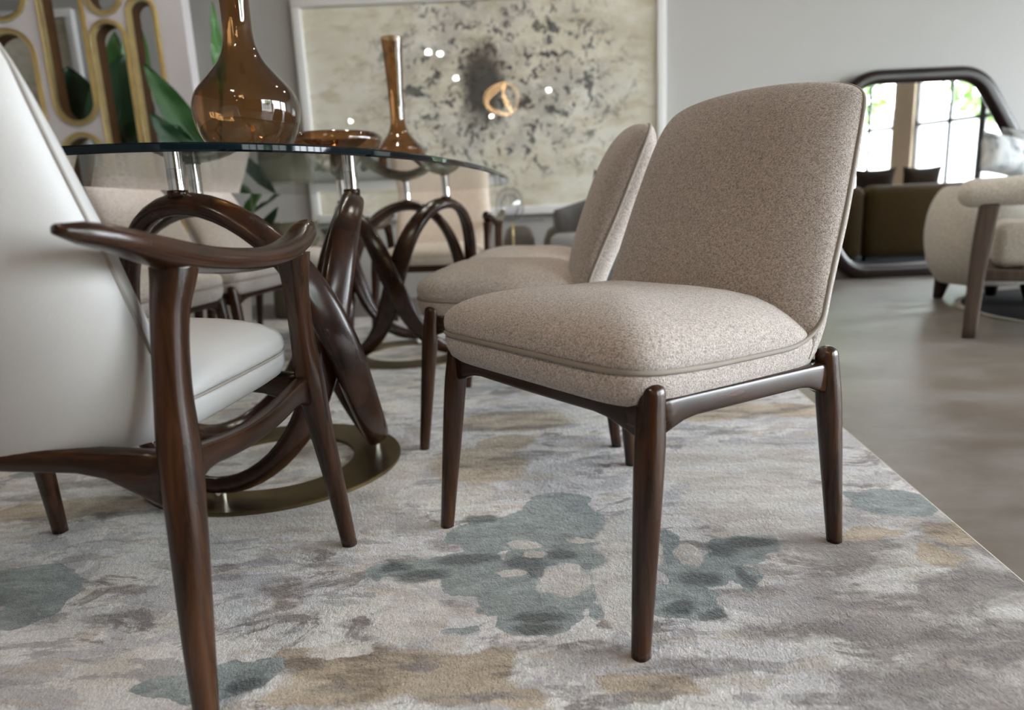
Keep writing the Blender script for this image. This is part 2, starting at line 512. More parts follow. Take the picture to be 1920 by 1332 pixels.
def struct(o):
    o['kind'] = 'structure'
    return o


def loft(rings, closed_path=False, caps=True):
    n = len(rings[0]); vs = []; fs = []
    for r in rings: vs += list(r)
    m = len(rings)
    for i in range(m if closed_path else m - 1):
        a, b = i * n, ((i + 1) % m) * n
        for j in range(n):
            k = (j + 1) % n
            fs.append((a + j, a + k, b + k, b + j))
    if caps and not closed_path:
        fs.append(tuple(range(n))[::-1]); fs.append(tuple(range((m - 1) * n, m * n)))
    return vs, fs


def join(parts):
    vs, fs = [], []
    for v, f in parts:
        o = len(vs); vs += list(v); fs += [tuple(i + o for i in q) for q in f]
    return vs, fs


def sec(a, b, n=2.0, k=16, rot=0.0):
    th = np.linspace(0, 2 * np.pi, k, endpoint=False) + rot
    c, s = np.cos(th), np.sin(th)
    return np.stack([a * np.sign(c) * abs(c) ** (2 / n), b * np.sign(s) * abs(s) ** (2 / n)], 1)


def catmull(K, n=8, closed=False):
    K = np.array(K, float); m = len(K); out = []
    for i in range(m if closed else m - 1):
        p1, p2 = K[i], K[(i + 1) % m]
        p0 = K[i - 1] if (closed or i > 0) else 2 * p1 - p2
        p3 = K[(i + 2) % m] if (closed or i + 2 < m) else 2 * p2 - p1
        for u in np.linspace(0, 1, n, endpoint=False):
            out.append(.5 * (2 * p1 + (p2 - p0) * u + (2 * p0 - 5 * p1 + 4 * p2 - p3) * u * u + (3 * p1 - p0 - 3 * p2 + p3) * u ** 3))
    if not closed: out.append(K[-1])
    return np.array(out)


def sweep(path, wide, a, b, n=2.0, k=16, closed=False, caps=True):
    """sweep a superellipse along path; `wide` = direction(s) of the a axis; a, b scalars or arrays"""
    path = np.array(path, float); m = len(path)
    T = np.roll(path, -1, 0) - np.roll(path, 1, 0)
    if not closed:
        T[0] = path[1] - path[0]; T[-1] = path[-1] - path[-2]
    T /= np.linalg.norm(T, axis=1)[:, None]
    wide = np.broadcast_to(np.array(wide, float), path.shape)
    a = np.broadcast_to(a, (m,)); b = np.broadcast_to(b, (m,))
    rings = []
    for i in range(m):
        w = wide[i] - T[i] * (wide[i] @ T[i]); w /= np.linalg.norm(w)
        h = np.cross(T[i], w)
        s = sec(a[i], b[i], n, k)
        rings.append([path[i] + w * q[0] + h * q[1] for q in s])
    return loft(rings, closed, caps)


def tube(path, r, k=8, closed=False):
    path = np.array(path, float)
    T = path[-1] - path[0] if not closed else V(0, 0, 1)
    # choose a stable reference not parallel to the path
    ref = V(0.21, 0.33, 0.92) if abs(T[2]) < 0.8 * np.linalg.norm(T) + 1e-9 else V(0.9, 0.31, 0.12)
    return sweep(path, ref, r, r, 2, k, closed)


def lathe(profile, k=32, center=(0, 0, 0)):
    c = np.array(center, float); rings = []
    th = np.linspace(0, 2 * np.pi, k, endpoint=False)
    for r, z in profile:
        rings.append([c + V(r * math.cos(t), r * math.sin(t), z) for t in th])
    return rings


def box(x0, x1, y0, y1, z0, z1):
    v = [(x, y, z) for z in (z0, z1) for y in (y0, y1) for x in (x0, x1)]
    f = [(0, 2, 3, 1), (4, 5, 7, 6), (0, 1, 5, 4), (2, 6, 7, 3), (0, 4, 6, 2), (1, 3, 7, 5)]
    return v, f


def rounded(name, v, f, mat, parent, bev=0.004, seg=2):
    o = mesh(name, v, f, mat, parent, smooth=False)
    md = o.modifiers.new('bevel', 'BEVEL'); md.width = bev; md.segments = seg; md.limit_method = 'ANGLE'
    o.data.polygons.foreach_set('use_smooth', [True] * len(o.data.polygons))
    return o


def copy_tree(o, parent=None):
    c = o.copy(); COL.objects.link(c)
    if parent is not None: c.parent = parent
    for ch in list(o.children): copy_tree(ch, c)
    return c


def wall_box(name, p0, p1, z0, z1, thick, nrm, mat, parent=None):
    """vertical slab between two plan points, thickness away from the room (against nrm)"""
    a, b = np.array(p0[:2], float), np.array(p1[:2], float); n = np.array(nrm[:2], float) * -thick
    pl = [a, b, b + n, a + n]
    v = [(q[0], q[1], z) for z in (z0, z1) for q in pl]
    f = [(0, 1, 2, 3), (4, 5, 6, 7), (0, 1, 5, 4), (1, 2, 6, 5), (2, 3, 7, 6), (3, 0, 4, 7)]
    return mesh(name, v, f, mat, parent, smooth=False)


# ------------------------------------------------------------------ setting
wl = lambda s: WP + WD * s
pA, pB = wl(s_start), wl(s_end)
fl = mesh('floor', [(XL, YF, 0), (pA[0], YF, 0), (pB[0], YB, 0), (XL, YB, 0), (XL, YF, -.1), (pA[0], YF, -.1), (pB[0], YB, -.1), (XL, YB, -.1)],
          [(0, 1, 2, 3), (4, 5, 6, 7), (0, 1, 5, 4), (1, 2, 6, 5), (2, 3, 7, 6), (3, 0, 4, 7)], 'concrete', smooth=False)
struct(fl)
ce = mesh('ceiling', [(XL, YF, CEIL), (pA[0], YF, CEIL), (pB[0], YB, CEIL), (XL, YB, CEIL), (XL, YF, CEIL + .1), (pA[0], YF, CEIL + .1), (pB[0], YB, CEIL + .1), (XL, YB, CEIL + .1)],
          [(0, 1, 2, 3), (4, 5, 6, 7), (0, 1, 5, 4), (1, 2, 6, 5), (2, 3, 7, 6), (3, 0, 4, 7)], 'ceiling_paint', smooth=False)
struct(ce)
struct(wall_box('wall_back', (XL, YB), (pB[0], YB), 0, CEIL, .15, (0, -1), 'wall_paint'))
struct(wall_box('wall_left', (XL, YF), (XL, YB), 0, CEIL, .15, (1, 0), 'taupe_paint'))


def glazed_wall(name, P, D, Nn, s0, s1, wins, mat, first):
    """wall with window openings; piers, sill and lintel joined as one wall mesh, each window a structure"""
    root = struct(empty(name))
    edges = [s0] + [e for w in wins for e in w] + [s1]
    pt = lambda s: (P + D * s)[:2]
    for i in range(0, len(edges), 2):
        if edges[i + 1] - edges[i] > 0.01:
            wall_box('pier', pt(edges[i]), pt(edges[i + 1]), WZ0, WZ1, .22, Nn, mat, root)
    wall_box('sill_wall', pt(s0), pt(s1), 0, WZ0, .22, Nn, mat, root)
    wall_box('lintel', pt(s0), pt(s1), WZ1, CEIL, .22, Nn, mat, root)
    for wi, (a, b) in enumerate(wins):
        w = struct(empty('window_%d' % (first + wi)))
        q = P + D * a
        w.location = (q[0], q[1], 0); w.rotation_euler = (0, 0, math.atan2(D[1], D[0]))
        L = b - a
        # local frame: x along the wall, y = outward is -normal side
        sgn = -1 if np.cross(np.append(D[:2], 0), np.append(Nn[:2], 0))[2] > 0 else 1
        y0, y1 = (sgn * 0.06, sgn * 0.12) if sgn > 0 else (sgn * 0.12, sgn * 0.06)
        fr = 0.035
        for n_, bx_ in (('frame', (0, fr)), ('frame', (L - fr, L))):
            mesh(n_, *box(bx_[0], bx_[1], y0, y1, WZ0, WZ1), 'black_metal', w, smooth=False)
        mesh('frame', *box(fr, L - fr, y0, y1, WZ0, WZ0 + fr), 'black_metal', w, smooth=False)
        mesh('frame', *box(fr, L - fr, y0, y1, WZ1 - fr, WZ1), 'black_metal', w, smooth=False)
        nb = max(3, round(L / 0.42)); xs = np.linspace(0.05, L, nb + 1)
        yy0, yy1 = y0 + 0.012, y1 - 0.012
        for i in range(1, nb):
            hw = 0.045 if i % 2 == 0 else 0.024
            mesh('mullion', *box(xs[i] - hw, xs[i] + hw, yy0, yy1, WZ0 + fr, WZ1 - fr), 'black_metal', w, smooth=False)
        for i in range(nb):
            xa = fr if i == 0 else xs[i] + (0.045 if i % 2 == 0 else 0.024)
            xb = L - fr if i == nb - 1 else xs[i + 1] - (0.045 if (i + 1) % 2 == 0 else 0.024)
            mesh('transom', *box(xa, xb, yy0, yy1, 1.565, 1.615), 'black_metal', w, smooth=False)
            ym = (y0 + y1) / 2
            for za, zb in ((WZ0 + fr, 1.565), (1.615, WZ1 - fr)):
                mesh('pane', [(xa, ym, za), (xb, ym, za), (xb, ym, zb), (xa, ym, zb)], [(0, 1, 2, 3)], 'window_glass', w, smooth=False)


glazed_wall('wall_right', WP, WD, WNORM, s_start, s_end, WINDOWS, 'pier_paint', 1)
glazed_wall('wall_front', V(0, YF, 0), V(1, 0, 0), V(0, 1, 0), XL, pA[0], FRONT_WINDOWS, 'pier_paint', 10)

# ------------------------------------------------------------------ table plan
TC = V(-.535, 2.33); TA = V(.111, .994); TA /= np.linalg.norm(TA); TR = V(TA[1], -TA[0])


def uv(u, v, z=0.0):
    p = TC + TA * u + TR * v
    return V(p[0], p[1], z)


AZ = math.atan2(TA[1], TA[0])

# ------------------------------------------------------------------ rug
RU0, RU1, RV = -2.15, 1.82, 1.466
rug = tag(empty('area_rug'), 'large abstract cream, grey and teal area rug under the dining table', 'rug')
cs = [uv(RU0, -RV), uv(RU0, RV), uv(RU1, RV), uv(RU1, -RV)]
v = [(c[0], c[1], z) for z in (0.0006, RUG_Z - .0003) for c in cs]
mesh('pile', v, [(0, 1, 2, 3), (4, 5, 6, 7), (0, 1, 5, 4), (1, 2, 6, 5), (2, 3, 7, 6), (3, 0, 4, 7)], 'rug_pile', rug, smooth=False)
bp = []
for a, b in zip(cs, cs[1:] + cs[:1]):
    bp += [a + (b - a) * t for t in np.linspace(0, 1, 12, endpoint=False)]
bp = np.array(bp); bp[:, 2] = 0.0062
mesh('binding', *sweep(bp, (0, 0, 1), 0.0056, 0.005, 2, 8, True), 'rug_binding', rug)

# ------------------------------------------------------------------ dining table
table = tag(empty('dining_table', (0, 0, 0)), 'oval glass dining table on two interlaced dark wood loop pedestals', 'table')
GZ0, GZ1 = 0.730, 0.744
TAx, TBx, TN = 1.27, 0.525, 2.5
th = np.linspace(0, 2 * np.pi, 160, endpoint=False)


def outline(k):
    return [(TC + TA * (k[0] * np.sign(math.cos(t)) * abs(math.cos(t)) ** (2 / TN)) + TR * (k[1] * np.sign(math.sin(t)) * abs(math.sin(t)) ** (2 / TN))) for t in th]


oI, oO = outline((TAx - .003, TBx - .003)), outline((TAx, TBx))
n = len(th)
vs = [(p[0], p[1], GZ0) for p in oI] + [(p[0], p[1], GZ0 + .003) for p in oO] + [(p[0], p[1], GZ1 - .003) for p in oO] + [(p[0], p[1], GZ1) for p in oI]
me = bpy.data.meshes.new('glass_top')
fs = [tuple(range(n))[::-1], tuple(range(3 * n, 4 * n))]
for k in range(3):
    for j in range(n):
        fs.append((k * n + j, k * n + (j + 1) % n, (k + 1) * n + (j + 1) % n, (k + 1) * n + j))
me.from_pydata([tuple(map(float, q)) for q in vs], [], fs)
gt = link('glass_top', me, table, ('table_glass', 'glass_edge'), smooth=False)
for p in me.polygons:
    p.material_index = 0 if p.index < 2 else 1
    p.use_smooth = True
me.set_sharp_from_angle(angle=math.radians(30))

ZT, ZB, KR = .663, .056, .246


def knot_mesh():
    """one continuous ribbon: three crests, three feet, two turns round the axis"""
    ph = np.linspace(0, 6 * np.pi, 168, endpoint=False)
    az = (2 / 3) * ph + .18 * np.sin(2 * ph)
    cz = np.cos(ph); cz = np.sign(cz) * abs(cz) ** 1.1
    z = (ZT + ZB) / 2 + (ZT - ZB) / 2 * cz
    r = KR + .054 * np.sin(ph) ** 2 + .021 * np.sin(ph)
    P = np.stack([r * np.cos(az), r * np.sin(az), z], 1)
    T = np.roll(P, -1, 0) - np.roll(P, 1, 0); T /= np.linalg.norm(T, axis=1)[:, None]
    thin = P * V(1, 1, 1.5) - V(0, 0, (ZT + ZB) / 2 * 1.5)
    wide = np.cross(T, thin); wide /= np.linalg.norm(wide, axis=1)[:, None]
    mid = np.sin(ph) ** 2
    return sweep(P, wide, 0.027 + 0.013 * mid, 0.0185 + 0.001 * mid, 2.8, 20, True)


def pedestal(ctr, a0):
    rings = []
    prof = [(.190, .0), (.190, .006), (.192, .008), (.308, .008), (.310, .006), (.310, .0)]
    R0 = lathe([(r, z + RUG_Z) for r, z in prof], 72, (0, 0, 0))
    vv, ff = loft(R0, False, False); nn = 72; m = len(prof)
    for j in range(nn): ff.append(((m - 1) * nn + j, (m - 1) * nn + (j + 1) % nn, (j + 1) % nn, j))
    ring = mesh('base_ring', vv, ff, 'bronze_disc', table, sharp=35)
    ring.location = (ctr[0], ctr[1], 0)
    ring['label'] = 'flat bronze ring base'
    k = mesh('wooden_knot', *knot_mesh(), 'walnut_loop', ring)
    k.rotation_euler = (0, 0, math.radians(a0))
    for i in range(3):
        az = math.radians(a0 + 120 * i)
        x, y = KR * math.cos(az), KR * math.sin(az)
        # chrome stand-off and its dark collar on top, chrome foot below
        prof = [(0, ZT + .014), (.0185, ZT + .014), (.0185, ZT + .026), (.0165, ZT + .026), (.0165, GZ0 - .0005), (0, GZ0 - .0005)]
        mesh('chrome_post', *loft(lathe(prof, 24, (x, y, 0)), False, False), 'chrome', ring, sharp=30)
        mesh('post_collar', *loft(lathe([(0, ZT + .010), (.0198, ZT + .010), (.0205, ZT + .020), (.0195, ZT + .026), (.017, ZT + .0262)], 24, (x, y, 0)), False, False), 'walnut', ring)
        mesh('chrome_foot', *loft(lathe([(0, RUG_Z + .0082), (.0155, RUG_Z + .0082), (.0155, ZB - .010), (0, ZB - .010)], 24, (x, y, 0)), False, False), 'chrome', ring, sharp=30)


pedestal((-.61, 1.66), -101)
pedestal((-.455, 3.005), -30)

# ------------------------------------------------------------------ upholstered chairs


def cr(xs, ys, x):
    return float(np.interp(x, xs, ys))


def upholstery(root, cfg):
    fab, pip = cfg['fabric'], cfg['piping']
    xf, xr, wf, wr = cfg['xf'], cfg['xr'], cfg['wf'], cfg['wr']
    cx, ax = (xf + xr) / 2, (xf - xr) / 2
    N = 72
    ths = np.linspace(0, 2 * np.pi, N, endpoint=False)

    def outl(th, s=1.0, back=0.0):
        c, q = math.cos(th), math.sin(th); e = 2 / cfg.get('n', 5.0)
        x = ax * np.sign(c) * abs(c) ** e; y = np.sign(q) * abs(q) ** e
        w = wr + (wf - wr) * (x / ax * .5 + .5)
        return cx + x * s - back * max(0, -x / ax) ** 2, y * w * s

    zp = lambda x: cr(cfg['zp_x'], cfg['zp'], x)
    zb = lambda x: zp(x) - cfg['depth'] - 0.004 * (1 - (x - xr) / (xf - xr))
    # upper cushion
    rings = []
    for s, h in ((1.0, 0), (1.008, .12), (1.009, .24), (.999, .36), (.977, .46), (.942, .555), (.892, .645), (.82, .735), (.72, .82), (.60, .89), (.46, .945), (.30, .98), (.14, .997), (.05, 1.0)):
        rg = []
        for t_ in ths:
            x, y = outl(t_, s)
            k = 1.0 - 0.10 * max(0, (x - cx) / ax) ** 2
            q = min(1, max(0, (cx - .30 * ax - x) / (.70 * ax))); k *= 1 - .92 * (q * q * (3 - 2 * q)) * min(1, s) ** 5
            rg.append((x, y, zp(x) + cfg['crown'] * h * k))
        rings.append(rg)
    v, f = loft(rings, False, False)
    f.append(tuple(range((len(rings) - 1) * N, len(rings) * N)))
    f.append(tuple(range(N))[::-1])
    mesh('seat_cushion', v, f, fab, root)
    # lower seat shell
    rings = []
    for s, h in ((1.0, 0.0), (1.006, .22), (1.0, .5), (.975, .78), (.93, .94), (.85, 1.0), (.5, 1.0)):
        bk = cfg.get('shell_back', 0)
        rings.append([(outl(t_, s, bk)[0], outl(t_, s)[1], zp(outl(t_, s)[0]) * (1 - h) + zb(outl(t_, s)[0]) * h) for t_ in ths])
    v, f = loft(rings, False, True)
    mesh('seat_shell', v, f, fab, root)
    # back: profile (x, z) up the middle
    prof = catmull([(p[0], 0, p[1]) for p in cfg['back']], 12)
    seg = np.linalg.norm(np.diff(prof, axis=0), axis=1); L = np.concatenate([[0], np.cumsum(seg)]); Lt = L[-1]
    U, Vn = 40, 34
    us = np.sin(np.linspace(-np.pi / 2, np.pi / 2, U + 1)); vs_ = np.sin(np.linspace(0, np.pi / 2, Vn + 1))

    def ctr(u, vv):
        drop = cfg['drop'] * u * u + cfg['corner'] * (1 - math.sqrt(max(0, 1 - abs(u) ** 10)))
        l = vv * (Lt - drop)
        x, z = np.interp(l, L, prof[:, 0]), np.interp(l, L, prof[:, 2])
        l2 = min(l + .01, Lt); l1 = l2 - .02
        tx, tz = np.interp(l2, L, prof[:, 0]) - np.interp(l1, L, prof[:, 0]), np.interp(l2, L, prof[:, 2]) - np.interp(l1, L, prof[:, 2])
        q = math.hypot(tx, tz); nx, nz = tz / q, -tx / q
        w = np.interp(l / Lt, cfg['bw_t'], cfg['bw'])
        return V(x + cfg['wrap'] * u * u, u * w, z), V(nx, 0, nz)

    def side(off_c, eu, ev, evb, flip):
        vs, fs = [], []
        for vv in vs_:
            for u in us:
                p, nn = ctr(u, vv)
                o = off_c * max(0, 1 - abs(u) ** eu) ** .5 * max(0, 1 - vv ** ev) ** .5 * max(0, 1 - (1 - vv) ** evb) ** .5
                vs.append(p + nn * o)
        for i in range(Vn):
            for j in range(U):
                a = i * (U + 1) + j
                fs.append((a, a + 1, a + U + 2, a + U + 1))
        return vs, fs

    bf = mesh('backrest', *side(cfg['tf'], cfg.get('euf', 3.2), cfg.get('evf', 5), cfg.get('evbf', 30), False), fab, root)
    bb = mesh('back_shell', *side(-cfg['tb'], cfg.get('eub', 7), 9, cfg.get('evb', 30), True), fab, root)
    for o_, s_ in ((bf, 1), (bb, -1)):
        md = o_.data
        # outward normals: front faces +x, rear -x
        bm = bmesh.new(); bm.from_mesh(md)
        avg = sum((fc.normal.x for fc in bm.faces))
        if avg * s_ < 0: bmesh.ops.reverse_faces(bm, faces=bm.faces)
        bm.to_mesh(md); bm.free()
    # piping: round the seat front, up and over the back edge
    path = []
    jx = cfg['join_x']
    t_s = [t_ for t_ in np.linspace(-np.pi, np.pi, 160) if outl(t_)[0] > jx + .02]
    for t_ in t_s:
        x, y = outl(t_, 1.004); path.append((x, y, zp(x)))
    edge = []
    for vv in np.linspace(cfg['pipe_v0'], 1, 26):
        edge.append(ctr(1, vv)[0])
    top = [ctr(u, 1)[0] for u in np.sin(np.linspace(np.pi / 2, -np.pi / 2, 50))[1:-1]]
    for p in edge + top: path.append(tuple(p))
    for vv in np.linspace(1, cfg['pipe_v0'], 26):
        path.append(tuple(ctr(-1, vv)[0]))
    path = np.array(path)
    # even out
    seg = np.linalg.norm(np.diff(np.vstack([path, path[:1]]), axis=0), axis=1)
    cum = np.concatenate([[0], np.cumsum(seg)]); tot = cum[-1]
    pp = np.vstack([path, path[:1]]); ss = np.linspace(0, tot, 260, endpoint=False)
    path = np.stack([np.interp(ss, cum, pp[:, k]) for k in range(3)], 1)
    for _ in range(3): path = (np.roll(path, 1, 0) + 2 * path + np.roll(path, -1, 0)) / 4
    mesh('piping', *sweep(path, (0.13, 0.08, 0.98) if False else np.cross(np.roll(path, -1, 0) - np.roll(path, 1, 0), path - path.mean(0)), cfg['pr'], cfg['pr'], 2, 8, True), pip, root)


def leg_mesh(pts, n=2.5, k=16, dome=True):
    """pts: list of (x, y, z, r) bottom to top; rings are horizontal"""
    P = np.array(pts, float)
    q = catmull(P, 6)
    rings = []
    for x, y, z, r in q:
        rings.append([V(x + a, y + b, z) for a, b in sec(r, r, n, k, math.pi / k)])
    x, y, z, r = q[-1]
    if dome:
        for h, s in ((.35, .94), (.65, .78), (.87, .5), (.97, .22)):
            rings.append([V(x + a, y + b, z + r * h * .9) for a, b in sec(r * s, r * s, n, k, math.pi / k)])
    return loft(rings)


def rail_mesh(a, b, bow, h_mid, h_end, thick, bow_dir=(0, 0, 0)):
    a, b = np.array(a, float), np.array(b, float)
    ts = np.linspace(0, 1, 17)
    P = np.array([a + (b - a) * t + V(0, 0, bow) * math.sin(math.pi * t) + np.array(bow_dir) * math.sin(math.pi * t) for t in ts])
    h = np.array([h_end + (h_mid - h_end) * min(1, math.sin(math.pi * t) * 2.2) for t in ts]) / 2
    P[:, 2] -= (h - h.min())          # the thickening at the ends hangs below
    return sweep(P, (0, 0, 1), h, thick / 2, 5, 16)


CHAIR = dict(fabric='boucle', piping='piping_fabric', xf=.258, xr=-.200, wf=.260, wr=.246, n=8.0,
             zp_x=[-.200, -.10, .04, .258], zp=[.400, .390, .392, .408], depth=.054, crown=.094,
             back=[(-.150, .362), (-.172, .405), (-.198, .474), (-.259, .608), (-.324, .763), (-.350, .822)],
             bw_t=[0, .15, .5, .8, 1], bw=[.246, .248, .236, .222, .212], drop=.022, corner=.030, wrap=-.006, euf=3.0, evf=7, evbf=2.6, eub=14,
             tf=.084, tb=.046, join_x=-.165, pipe_v0=.13, pr=.0042, shell_back=.034)
LEGR = [(.0, .0125), (.09, .0150), (.20, .0180), (.29, .0198), (.335, .0186), (.372, .0172)]


def make_chair():
    root = empty('dining_chair')
    upholstery(root, CHAIR)
    for sx, sy in ((1, 1), (1, -1), (-1, -1), (-1, 1)):
        fx, fy = (.252, .262) if sx > 0 else (-.252, .253)
        tx, ty = (.212, .246) if sx > 0 else (-.214, .242)
        ztop = .376 if sx > 0 else .360
        pts = []
        for z, r in LEGR:
            zz = z / .372 * (ztop - RUG_Z) + RUG_Z
            k = (z / .372)
            pts.append((fx + (tx - fx) * k, (fy + (ty - fy) * k) * sy, zz, r))
        mesh('leg', *leg_mesh(pts), 'walnut', root)
    zf, zr = .350, .332
    mesh('front_rail', *rail_mesh((.214, .236, zf), (.214, -.236, zf), .0, .034, .056, .026, (.006, 0, 0)), 'walnut_rail', root)
    mesh('rear_rail', *rail_mesh((-.212, .234, zr), (-.212, -.234, zr), 0, .034, .056, .026), 'walnut_rail', root)
    for s in (1, -1):
        mesh('side_rail', *rail_mesh((.208, .243 * s, zf), (-.208, .240 * s, zr), .0, .034, .054, .026), 'walnut_rail', root)
    return root


def place(o, x, y, rz, z=0.0):
    o.location = (x, y, z); o.rotation_euler = (0, 0, rz)
    return o


c1 = make_chair()
place(c1, .213, 1.19, math.radians(-144.8))
G = 'beige boucle dining chairs around the glass table'
tag(c1, 'beige boucle dining chair in the foreground, turned towards the camera beside the glass table', 'chair', G)
chairs = [
    (uv(-.31, .61), AZ + math.pi / 2, 'beige boucle dining chair tucked in directly behind the foreground one'),
    (uv(.33, .62), AZ + math.pi / 2, 'farthest beige boucle dining chair of the row behind the foreground one'),
    (uv(-.18, -.735), AZ - math.pi / 2, 'nearest beige chair across the table, partly hidden by the leather armchair'),
    (uv(.42, -.735), AZ - math.pi / 2, 'middle of the three beige chairs across the glass table'),
    (uv(1.02, -.735), AZ - math.pi / 2, 'farthest beige chair across the table, beside the leafy plant'),
]
for p, rz, lab in chairs:
    c = copy_tree(c1)
    place(c, p[0], p[1], rz)
    c['label'] = lab

ARM = dict(fabric='leather', piping='leather_seam', xf=.235, xr=-.125, wf=.272, wr=.262, n=7,
           zp_x=[-.125, -.10, .04, .235], zp=[.388, .388, .394, .406], depth=.046, crown=.078,
           back=[(-.098, .345), (-.122, .405), (-.150, .474), (-.200, .604), (-.250, .755), (-.272, .855)],
           bw_t=[0, .15, .5, .8, 1], bw=[.266, .270, .268, .255, .245], drop=.026, corner=.05, wrap=.02,
           tf=.052, tb=.092, join_x=-.12, pipe_v0=.11, pr=.0026, eub=2.6, evb=45, euf=11)


def make_armchair(fab, pip):
    root = empty('armchair')
    cfg = dict(ARM); cfg['fabric'] = fab; cfg['piping'] = pip
    upholstery(root, cfg)
    for s in (1, -1):
        # front post: foot, knee at the rail, up to the arm
        mesh('leg', *leg_mesh([(.262, .317 * s, RUG_Z, .0135), (.245, .309 * s, .14, .0165), (.226, .300 * s, .27, .0205), (.217, .296 * s, .35, .0235), (.211, .294 * s, .42, .0195), (.203, .296 * s, .50, .0195), (.198, .299 * s, .545, .024), (.196, .300 * s, .568, .027)], dome=False), 'walnut', root)
        mesh('leg', *leg_mesh([(-.205, .328 * s, RUG_Z, .0135), (-.188, .320 * s, .12, .0180), (-.166, .312 * s, .26, .0220), (-.154, .307 * s, .345, .0240), (-.147, .306 * s, .43, .0205), (-.138, .309 * s, .51, .0205), (-.128, .313 * s, .553, .0240), (-.122, .314 * s, .574, .0265)], dome=False), 'walnut', root)
        P = catmull([(-.285, .312 * s, .622), (-.235, .325 * s, .611), (-.16, .325 * s, .592), (-.07, .322 * s, .576), (.03, .318 * s, .568), (.12, .312 * s, .570), (.19, .306 * s, .582), (.235, .302 * s, .600), (.262, .300 * s, .618)], 6)
        t = np.linspace(0, 1, len(P))
        wide = np.interp(t, [0, .06, .2, .45, .7, .88, .96, 1], [.006, .014, .022, .029, .029, .024, .015, .004])
        thk = np.interp(t, [0, .06, .25, .45, .7, .88, .96, 1], [.005, .011, .0165, .0165, .0165, .0155, .010, .004])
        arm = mesh('armrest', *sweep(P, (0, 1, .12 * s), wide, thk, 2.6, 20), 'walnut_rail', root)
        mesh('side_rail', *rail_mesh((.212, .290 * s, .345), (-.15, .300 * s, .335), -.022, .032, .060, .026), 'walnut_rail', root)
    mesh('front_rail', *rail_mesh((.215, .285, .345), (.215, -.285, .345), 0, .034, .06, .026), 'walnut_rail', root)
    mesh('rear_rail', *rail_mesh((-.155, .295, .338), (-.155, -.295, .338), .012, .030, .075, .026, (-.03, 0, 0)), 'walnut_rail', root)
    return root


a1 = make_armchair('leather', 'leather_seam')
place(a1, -.684, .999, math.radians(79.6))
tag(a1, 'pale grey leather armchair with dark curved wooden arms, back to the camera', 'armchair')
a2 = make_armchair('cream_fabric', 'cream_piping')
pq = uv(1.42, .0)
place(a2, pq[0] + .01, pq[1], AZ + math.pi)
tag(a2, 'cream upholstered armchair with dark wooden arms at the far end of the table', 'armchair')

# ------------------------------------------------------------------ amber glass
VASE = [(0, .0), (.045, .0), (.062, .006), (.080, .024), (.094, .046), (.103, .070), (.107, .105), (.100, .130), (.086, .150), (.067, .171), (.0455, .197), (.034, .223), (.0295, .25), (.0290, .29), (.030, .33), (.0325, .40), (.037, .48), (.0425, .55), (.044, .562)]


def vase(pos, k, label):
    prof = catmull([(r, 0, z) for r, z in VASE], 4)
    rings = lathe([(p[0] * k, p[2] * k) for p in prof[1:]], 48)
    v, f = loft(rings, False, False)
    f.append(tuple(range(48)))
    o = mesh('glass_vase', v, f, 'amber_glass')
    o.location = (pos[0], pos[1], GZ1 + .001)
    tag(o, label, 'vase', 'amber glass vases on the table')


vp = at_y(463, 205, 1.47)
vase(vp, .975, 'large amber glass vase with round belly, nearest the camera on the glass table')
vp = at_y(744, 205, 2.9)
vase(vp, 1.0, 'amber glass bottle vase with slim neck on the far half of the table')
bw = at_y(626, 250, 2.08)
prof = catmull([(.004, 0, .0), (.040, 0, .0), (.043, 0, .008), (.040, 0, .028), (.055, 0, .045), (.090, 0, .056), (.122, 0, .068), (.137, 0, .085), (.136, 0, .102), (.122, 0, .113), (.102, 0, .108), (.085, 0, .092), (.055, 0, .072), (.03, 0, .062), (.002, 0, .060)], 4)
v, f = loft(lathe([(p[0], p[2]) for p in prof], 48), False, False)
o = mesh('glass_bowl', v, f, 'amber_glass'); o.location = (bw[0], bw[1], GZ1 + .001)
tag(o, 'low amber glass bowl with thick rolled rim between the two vases', 'bowl')

# ------------------------------------------------------------------ framed pictures


def picture(name, x0, x1, z0, z1, fw, mat, label):
    root = tag(empty(name, ((x0 + x1) / 2, YB - .002, (z0 + z1) / 2)), label, 'picture')
    hx, hz = (x1 - x0) / 2, (z1 - z0) / 2
    for i, (a, b, c, d) in enumerate(((-hx, hx, hz - fw, hz), (-hx, hx, -hz, -hz + fw), (-hx, -hx + fw, -hz + fw, hz - fw), (hx - fw, hx, -hz + fw, hz - fw))):
        rounded('frame', *box(a, b, -.055, 0, c, d), 'white_frame', root, .004)
    mesh('painting', *box(-hx + fw, hx - fw, -.022, -.002, -hz + fw, hz - fw), mat, root, smooth=False)
    return root


picture('framed_painting', -1.425, 1.185, .585, 2.125, .062, 'ink_painting', 'large white-framed cream painting with black ink splatter on the back wall')
picture('framed_painting', -4.55, -2.945, .75, 2.125, .055, 'pale_painting', 'pale white-framed abstract painting at the far left behind the brass screen')

# ------------------------------------------------------------------ brass cut-out screen
SY = 4.2
screen = tag(empty('divider_screen', (0, SY, 0)), 'white divider screen with tall brass-lined oblong cut-outs', 'screen')
DEP, RIM = .11, .028
STADIA = []
for cxs, hi, spans in ((-2.79, .125, [(.10, .60), (.63, 1.76), (1.79, 2.5)]), (-2.46, .105, [(.15, 1.18), (1.215, 2.5)]),
                       (-2.2125, .0825, [(.10, .60), (.63, 1.785), (1.80, 2.5)]), (-2.0075, .0625, [(.15, .80), (.82, 1.90), (1.93, 2.5)])):
    for a, b in spans: STADIA.append((cxs, a, b, hi))


